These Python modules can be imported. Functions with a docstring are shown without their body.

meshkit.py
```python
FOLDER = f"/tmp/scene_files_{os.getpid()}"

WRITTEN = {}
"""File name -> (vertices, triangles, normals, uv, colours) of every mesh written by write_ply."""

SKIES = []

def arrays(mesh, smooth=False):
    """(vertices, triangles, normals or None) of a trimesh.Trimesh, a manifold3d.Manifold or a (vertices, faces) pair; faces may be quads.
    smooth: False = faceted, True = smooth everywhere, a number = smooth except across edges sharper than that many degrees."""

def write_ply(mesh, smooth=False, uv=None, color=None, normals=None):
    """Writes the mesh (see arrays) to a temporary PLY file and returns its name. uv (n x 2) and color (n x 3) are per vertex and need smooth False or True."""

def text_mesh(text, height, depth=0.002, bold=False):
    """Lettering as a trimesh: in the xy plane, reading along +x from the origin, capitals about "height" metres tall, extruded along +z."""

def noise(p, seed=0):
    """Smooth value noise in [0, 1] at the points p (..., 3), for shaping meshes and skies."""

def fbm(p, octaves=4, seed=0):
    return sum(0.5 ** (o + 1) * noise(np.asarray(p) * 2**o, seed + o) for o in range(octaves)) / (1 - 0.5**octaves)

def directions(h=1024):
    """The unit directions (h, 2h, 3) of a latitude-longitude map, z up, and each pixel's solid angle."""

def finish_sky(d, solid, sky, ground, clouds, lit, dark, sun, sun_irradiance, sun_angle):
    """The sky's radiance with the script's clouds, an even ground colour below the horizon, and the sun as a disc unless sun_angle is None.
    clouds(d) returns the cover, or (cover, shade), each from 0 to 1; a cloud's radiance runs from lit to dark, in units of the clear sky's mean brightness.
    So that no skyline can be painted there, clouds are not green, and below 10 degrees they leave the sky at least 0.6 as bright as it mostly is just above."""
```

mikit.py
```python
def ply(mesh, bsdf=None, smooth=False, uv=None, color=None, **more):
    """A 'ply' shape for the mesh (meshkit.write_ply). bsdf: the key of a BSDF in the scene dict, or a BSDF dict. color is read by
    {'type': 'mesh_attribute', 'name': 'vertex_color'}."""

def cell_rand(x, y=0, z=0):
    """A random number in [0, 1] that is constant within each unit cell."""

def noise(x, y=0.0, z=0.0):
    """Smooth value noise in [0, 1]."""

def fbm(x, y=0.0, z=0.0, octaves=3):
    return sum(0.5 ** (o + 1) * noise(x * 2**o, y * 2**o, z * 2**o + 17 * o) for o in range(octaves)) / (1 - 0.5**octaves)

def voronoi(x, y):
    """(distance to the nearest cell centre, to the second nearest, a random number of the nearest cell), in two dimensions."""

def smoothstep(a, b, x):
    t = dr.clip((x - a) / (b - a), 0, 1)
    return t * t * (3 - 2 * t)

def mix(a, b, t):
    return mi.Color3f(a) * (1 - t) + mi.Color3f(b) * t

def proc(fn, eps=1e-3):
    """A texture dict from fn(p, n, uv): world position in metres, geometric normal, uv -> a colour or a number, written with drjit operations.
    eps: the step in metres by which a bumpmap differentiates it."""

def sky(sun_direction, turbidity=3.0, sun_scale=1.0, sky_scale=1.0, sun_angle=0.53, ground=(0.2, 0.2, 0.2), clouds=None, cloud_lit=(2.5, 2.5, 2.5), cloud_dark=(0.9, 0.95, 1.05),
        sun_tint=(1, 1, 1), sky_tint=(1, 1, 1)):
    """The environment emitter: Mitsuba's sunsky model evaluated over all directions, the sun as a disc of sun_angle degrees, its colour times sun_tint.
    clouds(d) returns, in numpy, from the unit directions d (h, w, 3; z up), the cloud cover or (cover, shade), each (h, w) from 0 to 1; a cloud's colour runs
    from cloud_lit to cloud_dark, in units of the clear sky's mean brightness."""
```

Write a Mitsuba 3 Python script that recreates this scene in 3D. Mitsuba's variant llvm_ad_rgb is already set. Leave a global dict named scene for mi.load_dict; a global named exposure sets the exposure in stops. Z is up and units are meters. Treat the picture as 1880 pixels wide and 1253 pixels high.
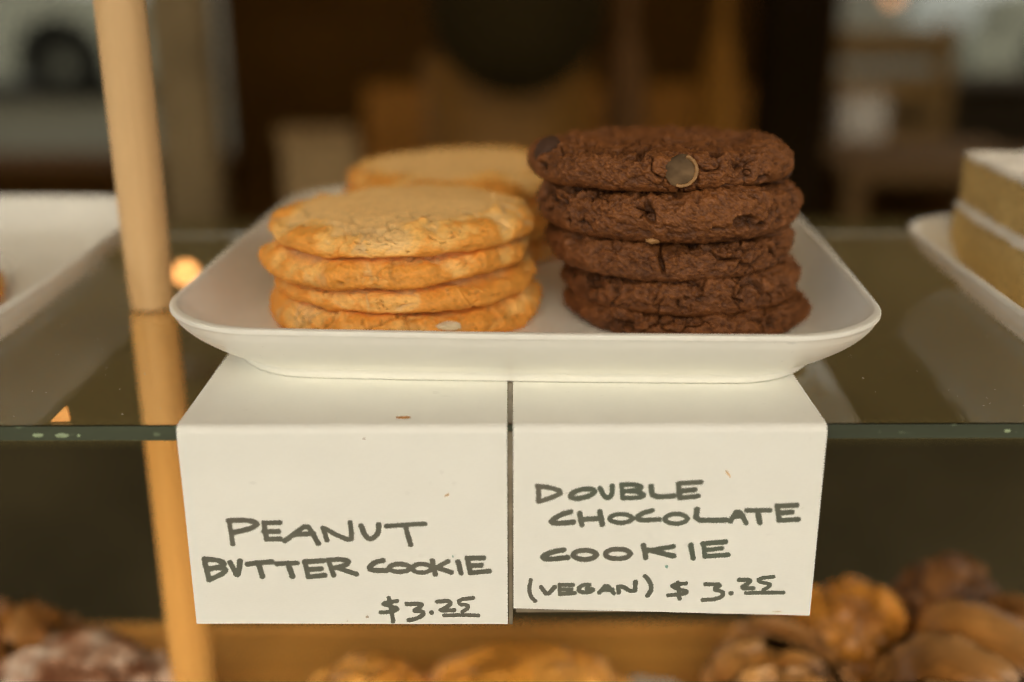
import math
import numpy as np
import trimesh
import mitsuba as mi
import drjit as dr
import mikit
import meshkit
import manifold3d
from shapely.geometry import LineString, Polygon, box as sbox
from shapely.ops import unary_union
from scipy.spatial import cKDTree

T = mi.ScalarTransform4f
scene, labels = {}, {}
PI = math.pi

# ------------------------------------------------------------------ camera, sky, exposure
exposure = 2.66
EYE = np.array([0.0, -0.3785, 0.1604])
PITCH = math.radians(18.7)
fwd = np.array([0, math.cos(PITCH), -math.sin(PITCH)])
scene['camera'] = {
    'type': 'thinlens', 'fov': 49.15, 'fov_axis': 'x', 'aperture_radius': 0.0079, 'focus_distance': 0.434,
    'near_clip': 0.02, 'far_clip': 400.0,
    'to_world': T().look_at(origin=EYE.tolist(), target=(EYE + fwd).tolist(), up=[0.0025, 0, 1]),
}
# overcast daylight from the street in front of the display
scene['sky'] = mikit.sky((0.04, -1.0, 0.62), turbidity=3, sun_scale=0.15, sun_angle=34, clouds=lambda d: 1.0,
                         cloud_lit=(2.45, 2.46, 2.34), sun_tint=(1, 0.98, 0.93), ground=(0.12, 0.115, 0.10))


# ------------------------------------------------------------------ helpers
def numbered(name):
    taken = lambda k: k in labels or k in scene or any(s.startswith(k + '__') for s in scene)
    if not taken(name):
        return name
    i = 1
    while taken(f'{name}_{i:03d}'):
        i += 1
    return f'{name}_{i:03d}'


def thing(name, label, category, group=None):
    key = numbered(name)
    labels[key] = {'label': label, 'category': category}
    if group:
        labels[key]['group'] = group
    return key


def put(name, mesh, bsdf, parent=None, label=None, **kw):
    key = numbered(f'{parent}__{name}' if parent else name)
    scene[key] = mikit.ply(mesh, bsdf, **kw)
    if label:
        labels[key] = {'label': label}
    return key


def fill(key, mesh, bsdf, **kw):
    """The one mesh of a thing that thing() has named."""
    scene[key] = mikit.ply(mesh, bsdf, **kw)
    return key


def structure(name, mesh, bsdf, **kw):
    scene[name] = mikit.ply(mesh, bsdf, **kw)
    labels[name] = {'kind': 'structure'}


def cat(*ms):
    return trimesh.util.concatenate([m for m in ms])


def bbox(x0, x1, y0, y1, z0, z1, r=0.0):
    """A box with chamfered edges."""
    lo, hi = np.array([x0, y0, z0], float), np.array([x1, y1, z1], float)
    r = min(r, 0.45 * (hi - lo).min())
    if r <= 0:
        return trimesh.creation.box(bounds=[lo, hi])
    pts = []
    for sx in (0, 1):
        for sy in (0, 1):
            for sz in (0, 1):
                c = np.where([sx, sy, sz], hi, lo)
                d = np.where([sx, sy, sz], -r, r)
                for a in range(3):
                    q = c + d
                    q[a] = c[a]
                    pts.append(q)
    return trimesh.convex.convex_hull(np.array(pts))


def lathe(profile, sides=64):
    """Profile of (radius, z), bottom to top, turned about z."""
    return trimesh.creation.revolve(np.array(profile, float), sections=sides)


def tube(path, radius, sides=10):
    path = np.asarray(path, float)
    return trimesh.creation.sweep_polygon(Polygon([(radius * math.cos(a), radius * math.sin(a)) for a in np.arange(sides) * 2 * PI / sides]), path)


def moved(m, loc=(0, 0, 0), rz=0.0, scale=1.0, rx=0.0, ry=0.0):
    m = m.copy()
    M = trimesh.transformations
    m.apply_scale(scale)
    m.apply_transform(M.translation_matrix(loc) @ M.rotation_matrix(rz, [0, 0, 1]) @ M.rotation_matrix(ry, [0, 1, 0]) @ M.rotation_matrix(rx, [1, 0, 0]))
    return m


def grid_faces(nu, nv, wrap=True):
    i, j = np.meshgrid(np.arange(nu - 1), np.arange(nv if wrap else nv - 1), indexing='ij')
    a, b = i * nv + j, i * nv + (j + 1) % nv
    return np.stack([a, a + nv, b + nv, b], -1).reshape(-1, 4)


def tri(f):
    return np.vstack([f[:, [0, 1, 2]], f[:, [0, 2, 3]]])


def worley(p, cell, seed, jitter=1.0):
    """(F1, F2, cell number) of jittered grid points."""
    rng = np.random.default_rng(seed)
    lo, hi = p.min(0) - 2 * cell, p.max(0) + 2 * cell
    n = np.ceil((hi - lo) / cell).astype(int) + 1
    g = np.stack(np.meshgrid(*[np.arange(k) for k in n], indexing='ij'), -1).reshape(-1, 3)
    pts = lo + (g + 0.5 + (rng.random(g.shape) - 0.5) * jitter) * cell
    d, i = cKDTree(pts).query(p, k=2)
    return d[:, 0] / cell, d[:, 1] / cell, i[:, 0]


def sstep(a, b, x):
    t = np.clip((x - a) / (b - a), 0, 1)
    return t * t * (3 - 2 * t)


def srgb(r, g, b):
    c = np.array([r, g, b]) / 255.0
    return np.where(c <= 0.04045, c / 12.92, ((c + 0.055) / 1.055) ** 2.4).tolist()


def rgb(v):
    return {'type': 'rgb', 'value': [float(x) for x in v]}


def plain(name, base, rough=0.6, spec=0.5, amount=0.12, freq=30.0, **kw):
    """A material with uneven tone."""
    b = [float(x) for x in base]

    def fn(p, n, uv):
        k = mikit.fbm(p.x * freq + 7.1, p.y * freq, p.z * freq, 4)
        return mi.Color3f(*b) * (1 + amount * 2 * (k - 0.5))

    scene[name] = {'type': 'twosided', 'bsdf': {'type': 'principled', 'base_color': mikit.proc(fn), 'roughness': rough, 'specular': spec, **kw}}


def wood(name, dark, light, axis='x', freq=60.0, rough=0.55, spec=0.3):
    d, l = [float(x) for x in dark], [float(x) for x in light]

    def fn(p, n, uv):
        a, b, c = {'x': (p.x, p.y, p.z), 'y': (p.y, p.x, p.z), 'z': (p.z, p.x, p.y)}[axis]
        w = mikit.fbm(a * 3, b * 20, c * 20, 3)
        g = mikit.noise(a * freq * 0.12 + w * 3, (b + c * 0.7) * freq * 6 + w * 6, c * freq)
        k = mikit.fbm(a * 8, b * 40, c * 40, 3)
        return mikit.mix(d, l, dr.clip(0.55 * g + 0.6 * k - 0.05, 0, 1))

    scene[name] = {'type': 'twosided', 'bsdf': {'type': 'principled', 'base_color': mikit.proc(fn), 'roughness': rough, 'specular': spec}}


# ------------------------------------------------------------------ materials
def ceramic_fn(p, n, uv):
    k = mikit.fbm(p.x * 60, p.y * 60, p.z * 60, 3)
    spot = mikit.smoothstep(0.86, 0.93, mikit.noise(p.x * 420, p.y * 420, p.z * 420)) * mikit.smoothstep(0.55, 0.7, k)
    return mi.Color3f(0.75, 0.742, 0.68) * (0.96 + 0.06 * k) * (1 - 0.12 * spot)


scene['ceramic'] = {'type': 'twosided', 'bsdf': {'type': 'principled', 'base_color': mikit.proc(ceramic_fn), 'roughness': 0.28, 'specular': 0.5}}


def card_fn(p, n, uv):
    fib = mikit.noise(p.x * 1500, p.y * 1500, p.z * 2600)
    k = mikit.fbm(p.x * 45 + 3, p.y * 45, p.z * 45, 4)
    spot = mikit.smoothstep(0.88, 0.95, mikit.noise(p.x * 230 + 11, p.y * 230, p.z * 230 + 5))
    return mi.Color3f(0.77, 0.775, 0.725) * (0.955 + 0.03 * fib + 0.05 * k) * (1 - 0.10 * spot * k)


scene['card_stock'] = {'type': 'twosided', 'bsdf': {'type': 'principled', 'base_color': mikit.proc(card_fn), 'roughness': 0.55, 'specular': 0.35}}


def ink_fn(p, n, uv):
    k = mikit.fbm(p.x * 110, p.y * 110, p.z * 110, 3)
    q = mikit.noise(p.x * 28 + 2, 0.0, p.z * 40)
    return mikit.mix(mi.Color3f(0.095, 0.115, 0.086), mi.Color3f(0.150, 0.130, 0.105), q) * (0.75 + 0.5 * k)


scene['marker_ink'] = {'type': 'twosided', 'bsdf': {'type': 'principled', 'base_color': mikit.proc(ink_fn), 'roughness': 0.6, 'specular': 0.3}}


def crumb(f1, f2):
    def fn(p, n, uv):
        a = mikit.fbm(p.x * f1 + 3.3, p.y * f1, p.z * f1, 2)
        return 0.6 * a + 0.4 * mikit.noise(p.x * f2, p.y * f2 + 9, p.z * f2)
    return fn


for nm, rough, sp, f1, f2, sc in (('vertex_peanut', 0.6, 0.3, 900, 2300, 0.0004), ('vertex_chocolate', 0.55, 0.35, 760, 2000, 0.0010)):
    scene[nm] = {'type': 'bumpmap', 'arbitrary': mikit.proc(crumb(f1, f2), eps=0.00015), 'scale': sc,
                 'nested': {'type': 'principled', 'base_color': {'type': 'mesh_attribute', 'name': 'vertex_color'}, 'roughness': rough, 'specular': sp}}
scene['vertex_glazed'] = {'type': 'principled', 'base_color': {'type': 'mesh_attribute', 'name': 'vertex_color'}, 'roughness': 0.35, 'specular': 0.5}
scene['vertex_matte'] = {'type': 'principled', 'base_color': {'type': 'mesh_attribute', 'name': 'vertex_color'}, 'roughness': 0.85, 'specular': 0.2}
scene['glass_air'] = {'type': 'homogeneous', 'albedo': rgb((0.05, 0.05, 0.05)), 'sigma_t': rgb((0.9, 0.45, 0.8)), 'scale': 6.0}
scene['shelf_glass'] = {'type': 'dielectric', 'int_ior': 1.5}
plain('clear_plastic', (0.20, 0.17, 0.12), 0.25, 0.5, 0.5, 120)
plain('chip_dark', (0.065, 0.033, 0.020), 0.7, 0.2, 0.4, 150)
plain('chip_milky', (0.125, 0.078, 0.040), 0.7, 0.12, 0.9, 170)
plain('chip_edge', (0.30, 0.16, 0.06), 0.5, 0.4, 0.4, 300)
plain('nut', (0.72, 0.62, 0.42), 0.6, 0.4, 0.15, 300)
plain('nut_tan', (0.33, 0.17, 0.06), 0.6, 0.4, 0.3, 300)
plain('smear', (0.42, 0.20, 0.06), 0.7, 0.3, 0.5, 900)
plain('smear_pale', (0.62, 0.45, 0.27), 0.7, 0.3, 0.3, 900)
plain('smear_teal', (0.22, 0.36, 0.30), 0.7, 0.3, 0.3, 900)
plain('grime', (0.42, 0.35, 0.27), 0.7, 0.3, 0.5, 500)
wood('pale_wood', (0.54, 0.345, 0.155), (0.68, 0.46, 0.235), 'z', 90)
wood('tray_wood', (0.58, 0.27, 0.055), (0.80, 0.44, 0.105), 'x', 40)
wood('panel_wood', (0.25, 0.095, 0.004), (0.40, 0.155, 0.007), 'x', 20)
wood('warm_lit_wood', (0.66, 0.32, 0.075), (0.80, 0.44, 0.125), 'z', 90)  # warm glow of the lower case put into the wood colour
wood('table_wood', (0.10, 0.058, 0.022), (0.17, 0.10, 0.042), 'x', 20, 0.9, 0.05)
plain('dark_paint', (0.014, 0.008, 0.003), 0.95, 0.02, 0.3, 4)
plain('counter_dark', (0.165, 0.140, 0.055), 0.95, 0.05, 0.5, 3)
plain('wall_brown', (0.062, 0.027, 0.005), 0.95, 0.05, 0.4, 5)
plain('plaster', (0.80, 0.63, 0.40), 0.9, 0.2, 0.1, 2)
plain('added_awning_cloth', (0.16, 0.11, 0.06), 0.9, 0.2, 0.1, 2)
plain('counter_paint', (0.050, 0.040, 0.019), 0.9, 0.1, 0.7, 6)
wood('chair_wood', (0.20, 0.12, 0.04), (0.30, 0.19, 0.075), 'x', 20, 0.9, 0.05)
plain('concrete', (0.30, 0.265, 0.21), 0.9, 0.2, 0.25, 2)
plain('asphalt', (0.042, 0.038, 0.023), 0.9, 0.2, 0.3, 2)
plain('tan_card', (0.29, 0.19, 0.085), 0.8, 0.2, 0.2, 20)
plain('post_tan', (0.24, 0.175, 0.09), 0.95, 0.1, 0.4, 9)
plain('jar_brown', (0.17, 0.075, 0.008), 0.6, 0.3, 0.3, 12)
plain('black_enamel', (0.022, 0.015, 0.005), 0.95, 0.04, 0.2, 12)
plain('car_paint', (0.155, 0.165, 0.125), 0.35, 0.5, 0.05, 3)  # greyed so the paint carries the dimness of a reflection
plain('tyre_rubber', (0.010, 0.010, 0.008), 0.95, 0.04, 0.2, 20)
plain('rim_alloy', (0.075, 0.08, 0.06), 0.7, 0.2, 0.2, 20)
plain('car_glass', (0.02, 0.025, 0.025), 0.1, 0.6, 0.1, 3)
plain('white_paint', (0.62, 0.58, 0.50), 0.6, 0.3, 0.05, 20)
plain('orange_wedge', (0.75, 0.36, 0.10), 0.5, 0.4, 0.2, 300)
plain('brass', (0.12, 0.08, 0.03), 0.4, 0.5, 0.2, 60)


def sponge_fn(p, n, uv):
    k = mikit.fbm(p.x * 420, p.y * 420, p.z * 420, 4)
    pit = mikit.smoothstep(0.62, 0.75, mikit.noise(p.x * 900, p.y * 900, p.z * 900))
    return mi.Color3f(0.62, 0.44, 0.17) * (0.8 + 0.4 * k) * (1 - 0.35 * pit)


scene['sponge'] = {'type': 'twosided', 'bsdf': {'type': 'principled', 'base_color': mikit.proc(sponge_fn), 'roughness': 0.85, 'specular': 0.2}}
plain('icing_sugar', (0.80, 0.77, 0.70), 0.95, 0.1, 0.12, 500)


def edge_fn(p, n, uv):
    k = mikit.fbm(p.x * 9 + 4, p.z * 60, 0.0, 4)
    s = mikit.smoothstep(0.80, 0.9, mikit.noise(p.x * 260, 0.0, p.z * 300))
    return mi.Color3f(0.042, 0.052, 0.031) * (0.5 + 1.0 * k) + mi.Color3f(0.10, 0.13, 0.08) * s * 0.6


scene['ground_glass_edge'] = {'type': 'principled', 'base_color': mikit.proc(edge_fn), 'roughness': 0.35, 'specular': 0.5}
plain('fleck', (0.26, 0.33, 0.20), 0.4, 0.5, 0.3, 800)
plain('dust', (0.55, 0.52, 0.45), 0.9, 0.2, 0.3, 800)

plain('lintel_paint', (0.36, 0.25, 0.125), 0.95, 0.05, 0.15, 2)
plain('added_dark_brown', (0.030, 0.021, 0.011), 0.95, 0.05, 0.4, 5)

# ------------------------------------------------------------------ the setting
structure('ground', bbox(-60, 60, -40, 60, -1.15, -0.95), 'concrete')
structure('street', bbox(-60, 60, 2.36, 59, -0.95, -0.945), 'asphalt')
structure('ceiling', bbox(-2.6, 2.6, -0.12, 2.5, 1.55, 1.7), 'plaster')
aw = thing('added_awning', 'unseen fabric canopy added above the shop front to cut overhead sky light', 'added_awning')  # unseen cover added to cut overhead sky light on the display
put('canopy', moved(bbox(-2.7, 2.7, -1.35, -0.13, 1.56, 1.575, 0.005)), 'added_awning_cloth', aw)
put('valance', bbox(-2.7, 2.7, -1.37, -1.352, 1.36, 1.58, 0.004), 'added_awning_cloth', aw)

# rear wall of the shop: dark middle piece between two openings made up to show the reflected street
rw = thing('rear_wall', 'dark brown rear wall with a made-up opening either side, behind the display', 'wall')
put('middle_panel', bbox(-0.645, 0.735, 2.2, 2.3, -0.95, 0.42, 0.01), 'wall_brown', rw)
put('lintel', bbox(-2.6, 2.6, 2.2, 2.32, 0.422, 1.548, 0.01), 'lintel_paint', rw)
put('low_wall', bbox(-2.6, -0.648, 2.2, 2.3, -0.95, -0.31, 0.01), 'wall_brown', rw)
put('low_wall', bbox(0.738, 2.6, 2.2, 2.3, -0.95, -0.31, 0.01), 'wall_brown', rw)
put('sill', bbox(-2.6, -0.648, 2.12, 2.34, -0.308, -0.27, 0.008), 'wall_brown', rw)
put('sill', bbox(0.738, 2.6, 2.12, 2.34, -0.308, -0.27, 0.008), 'wall_brown', rw)
for x0, x1 in ((-0.33, 0.0), (0.003, 0.30), (0.303, 0.61)):
    put('wood_panel', bbox(x0, x1, 2.17, 2.198, -0.9, -0.10, 0.006), 'panel_wood', rw)
for s, nm in ((-1, 'side_wall'), (1, 'side_wall')):
    k = thing(nm, ['dim plastered side wall at the right of the shop', 'dim plastered side wall at the left of the shop'][s < 0], 'wall')
    fill(k, bbox(2.6, 2.7, -0.1, 2.5, -0.95, 1.55) if s > 0 else bbox(-2.7, -2.6, -0.1, 2.5, -0.95, 1.55), 'plaster')

# ------------------------------------------------------------------ glass shelf
sh = thing('glass_shelf', 'clear greenish glass shelf with dark polished edge carrying the white plates', 'shelf')
put('pane', bbox(-0.72, 0.72, 0.0, 0.305, -0.0060, 0.0, 0.0006), 'shelf_glass', sh, interior={'type': 'ref', 'id': 'glass_air'})
put('front_edge', bbox(-0.72, 0.72, -0.0005, -0.00006, -0.0059, -0.0001, 0.0002), 'ground_glass_edge', sh, 'dark green polished front edge')
for fx, fz, fw, fh in ((-0.1740, -0.0036, 0.0040, 0.0016), (-0.1650, -0.0036, 0.0050, 0.0018), (-0.1590, -0.0037, 0.0014, 0.0010), (0.1815, -0.0028, 0.0024, 0.0014)):
    sp = trimesh.creation.icosphere(2, 1.0)
    sp.vertices *= (1 + 0.5 * (meshkit.noise(sp.vertices * 2.2 + fx * 900, 3) - 0.5))[:, None] * np.array([fw / 2, 0.00025, fh / 2])
    put('fleck', moved(sp, (fx, -0.0006, fz)), 'fleck', sh, smooth=True)
specks = []
rng = np.random.default_rng(5)
for i in range(130):
    x, y = rng.uniform(-0.30, 0.30), 0.004 + 0.13 * rng.random() ** 1.6
    if -0.125 < x < 0.118:
        continue
    sp = trimesh.creation.icosphere(1, 1.0)
    sp.vertices *= np.array([rng.uniform(0.6, 2.2), rng.uniform(0.6, 1.6), 0.4]) * 0.00022
    specks.append(moved(sp, (x, y, 0.0002), rng.uniform(0, 3)))
scene['dust_specks'] = mikit.ply(cat(*specks), 'dust')
labels['dust_specks'] = {'kind': 'stuff', 'label': 'tiny pale crumbs and dust specks scattered on the glass shelf', 'category': 'dust'}


# ------------------------------------------------------------------ plates
def plate_mesh(half=0.1435, n_arc=26):
    foot = half - 0.0235
    prof = [(-0.03, 0.0022), (-0.008, 0.0022), (-0.0065, 0.0), (-0.0005, 0.0), (0.0006, 0.0009), (0.0012, 0.0032), (0.0026, 0.0052), (0.0065, 0.0072), (0.0125, 0.0103), (0.0185, 0.0142),
            (0.0240, 0.0184), (0.0285, 0.0228), (0.0310, 0.0260), (0.0327, 0.0292), (0.0336, 0.0304), (0.0335, 0.0317), (0.0324, 0.0325), (0.0304, 0.0326), (0.0286, 0.0316),
            (0.0268, 0.0294), (0.0238, 0.0256), (0.0190, 0.0204), (0.0130, 0.0152), (0.0060, 0.0110), (-0.002, 0.0090), (-0.014, 0.0085), (-0.04, 0.0084)]
    prof = np.array(prof)
    prof[:, 0] = np.where(prof[:, 0] > 0, prof[:, 0] * 0.0235 / 0.0335, prof[:, 0])
    prof[:, 1] *= 0.0280 / 0.0326
    t = np.linspace(0, 1, len(prof))
    tt = np.linspace(0, 1, 110)
    from scipy.interpolate import PchipInterpolator
    d, z = PchipInterpolator(t, prof[:, 0])(tt), PchipInterpolator(t, prof[:, 1])(tt)
    rows = []
    for dd, zz in zip(d, z):
        h, r = foot + dd, 0.036 + 0.35 * max(dd, -0.03)
        ring = []
        for q in range(4):
            cx, cy = [(1, 1), (-1, 1), (-1, -1), (1, -1)][q]
            for a in np.linspace(q * PI / 2, (q + 1) * PI / 2, n_arc):
                ring.append((cx * (h - r) + r * math.cos(a), cy * (h - r) + r * math.sin(a)))
            nxt = [(-1, 1), (-1, -1), (1, -1), (1, 1)][q]
            p0 = ring[-1]
            a = (q + 1) * PI / 2
            p1 = (nxt[0] * (h - r) + r * math.cos(a), nxt[1] * (h - r) + r * math.sin(a))
            for u in np.linspace(0, 1, 26)[1:-1]:
                ring.append((p0[0] * (1 - u) + p1[0] * u, p0[1] * (1 - u) + p1[1] * u))
        ring = np.array(ring)
        # the sides bow out a little
        b = 1 + 0.018 * (1 - np.clip(np.minimum(abs(ring[:, 0]), abs(ring[:, 1])) / h, 0, 1) ** 2)
        ring = ring * b[:, None]
        rows.append(np.column_stack([ring, np.full(len(ring), zz)]))
    v = np.vstack(rows)
    n = len(rows[0])
    f = tri(grid_faces(len(rows), n))
    lo, hi = len(v), len(v) + 1
    v = np.vstack([v, [[0, 0, prof[0, 1]], [0, 0, prof[-1, 1]]]])
    j = np.arange(n)
    top = (len(rows) - 1) * n
    f = np.vstack([f, np.stack([np.full(n, lo), j, (j + 1) % n], 1)[:, [0, 2, 1]], np.stack([np.full(n, hi), top + j, top + (j + 1) % n], 1)])
    v[:, :3] += 0
    m = trimesh.Trimesh(v, f, process=False)
    if m.volume < 0:
        m.invert()
    # hand-thrown unevenness
    m.vertices[:, 2] += (meshkit.fbm(m.vertices * 14, 2, 5) - 0.5) * 0.0012 * sstep(0.001, 0.01, m.vertices[:, 2])
    return m


PLATE = mikit.ply(plate_mesh(), 'ceramic', smooth=True)


def plate(label, x, y, z, rz):
    k = thing('square_plate', label, 'plate', 'white square plates on the glass shelf')
    scene[k] = {**PLATE, 'to_world': T().translate([x, y, z]).rotate([0, 0, 1], rz)}
    return k


PLATE_Z = 0.0012
plate('white square ceramic plate in the middle holding the peanut butter and chocolate cookies', 0.0085, 0.1630, PLATE_Z, -2.6)
plate('white square ceramic plate at the left edge, almost empty, behind the wooden post', -0.351, 0.143, 0.0004, 0.0)
plate('white square ceramic plate at the right edge holding the yellow cake bars', 0.349, 0.084, 0.0004, -1.5)


# ------------------------------------------------------------------ cookies
def cookie_mesh(R, H, seed, kind, nphi=560, n_top=62, n_edge=46, n_bot=10, chunky=1.0, plateau=0.74, dents=()):
    rng = np.random.default_rng(seed)
    off = rng.random(3) * 50
    edge_r = H * (0.50 if kind == 'peanut' else 0.46)      # half height of the rounded edge
    rr, zz, tag = [], [], []
    for u in np.linspace(0, 1, n_top, endpoint=False):
        rr.append(u * (R - edge_r)); zz.append(H); tag.append(0)
    for a in np.linspace(0, PI, n_edge):
        c = math.cos(a)
        rr.append(R - edge_r + edge_r * math.sin(a) ** 0.85); zz.append(H / 2 + H / 2 * math.copysign(abs(c) ** 0.85, c)); tag.append(1)
    for u in np.linspace(1, 0, n_bot + 1)[1:]:
        rr.append(u * (R - edge_r)); zz.append(0.0); tag.append(2)
    rr, zz = np.array(rr), np.array(zz)
    if kind == 'peanut':       # the bake slumps towards the rim
        zz = zz - (zz / H) * H * 0.26 * np.clip(rr / R, 0, 1) ** 3.5
    else:
        zz = zz - (zz / H) * H * 0.10 * np.clip(rr / R, 0, 1) ** 5
    phi = np.arange(nphi) * 2 * PI / nphi
    c1 = np.stack([np.cos(phi), np.sin(phi), 0 * phi], 1)
    wob = 1 + 0.055 * (meshkit.fbm(c1 * 1.6 + off, 3, seed) - 0.5) * 2 * (0.6 if kind == 'peanut' else 1.3)
    x = rr[:, None] * np.cos(phi) * (1 + (wob - 1) * (rr / R)[:, None])
    y = rr[:, None] * np.sin(phi) * (1 + (wob - 1) * (rr / R)[:, None])
    z = np.repeat(zz[:, None], nphi, 1)
    z = z * (1 + (0.30 if kind != 'peanut' else 0.16) * (meshkit.fbm(c1 * 1.3 + off + 20, 2, seed + 90) - 0.5) * 2 * (rr / R)[:, None] ** 2)
    v = np.stack([x, y, z], -1).reshape(-1, 3)
    f = tri(grid_faces(len(rr), nphi))
    m = trimesh.Trimesh(v, f, process=False)
    if m.volume < 0:
        f = f[:, ::-1]; m = trimesh.Trimesh(v, f, process=False)
    _, _, nrm = meshkit.arrays((v, f), True)
    r = np.hypot(v[:, 0], v[:, 1]) / R
    up = sstep(0.02, 0.5, v[:, 2] / H)
    ph = np.arctan2(v[:, 1], v[:, 0])
    q = v + off
    warp = np.stack([meshkit.fbm(q * 90 + k * 31, 3, seed + k) - 0.5 for k in range(3)], 1)
    if kind == 'peanut':
        lump = meshkit.fbm(q * 55, 3, seed) - 0.5
        fine = meshkit.fbm(q * 420, 3, seed + 9) - 0.5
        grain = meshkit.fbm(q * 1300, 2, seed + 19) - 0.5
        f1, f2, cid = worley(v * [1, 1, 0.8] + warp * 0.010, 0.0165, seed + 3)
        crack = 1 - sstep(0.015, 0.11, f2 - f1)
        r0 = plateau + 0.16 * (meshkit.fbm(np.stack([np.cos(ph) * 2.2, np.sin(ph) * 2.2, 0 * ph], 1) + off, 3, seed + 5) - 0.5) * 2 * 0.8 + warp[:, 0] * 0.10
        hard = sstep(0.40, 0.54, meshkit.fbm(np.stack([np.cos(ph) * 1.7, np.sin(ph) * 1.7, 0 * ph], 1) + off, 2, seed + 70))
        wid = 0.022 + 0.16 * (1 - hard)
        ring = sstep(-0.5, 1.0, (r - r0) / wid)                       # 1 outside the smooth middle
        near = np.exp(-((r - r0) / 0.045) ** 2) * hard
        cellh = np.random.default_rng(seed + 8).random(cid.max() + 1)[cid] - 0.4
        outer = ring * up
        gate = sstep(0.42, 0.60, meshkit.fbm(q * 38, 2, seed + 40))            # only part of the cracks open up
        ridge = np.abs(meshkit.fbm(np.stack([np.cos(ph) * 3.4, np.sin(ph) * 3.4, r * 2.0], 1) + off + warp * 0.5, 3, seed + 50) - 0.5)
        crease = (1 - sstep(0.0, 0.035, ridge)) * sstep(0.40, 0.55, meshkit.fbm(q * 33, 2, seed + 51))
        mid = meshkit.fbm(q * 120, 3, seed + 52) - 0.5
        d = (lump * 0.0056 + 0.0050 * (meshkit.fbm(q * 24, 2, seed + 80) - 0.5) * (0.4 + 0.6 * ring)) * chunky * (0.35 + 0.65 * ring) + outer * (0.0014 * chunky * (cellh + 0.5) * (1 - r) * 3.2 - 0.0006 * crack * gate - 0.0016 * crease)
        d += mid * 0.0042 * outer
        d += near * ring * 0.0012 * up + fine * 0.0009 * (0.4 + 0.6 * ring) + grain * 0.0004
        d += (1 - ring) * up * (0.0026 * (meshkit.fbm(q * 80, 4, seed + 12) - 0.5) + 0.0016 * (1 - r))
        h1, h2, _ = worley(v * [1, 1, 0.5] + warp * 0.014, 0.0150, seed + 23)
        flake = (1 - sstep(0.01, 0.10, h2 - h1)) * sstep(0.56, 0.66, meshkit.fbm(q * 48, 2, seed + 42)) * up * sstep(0.35, 0.6, r)
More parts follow.
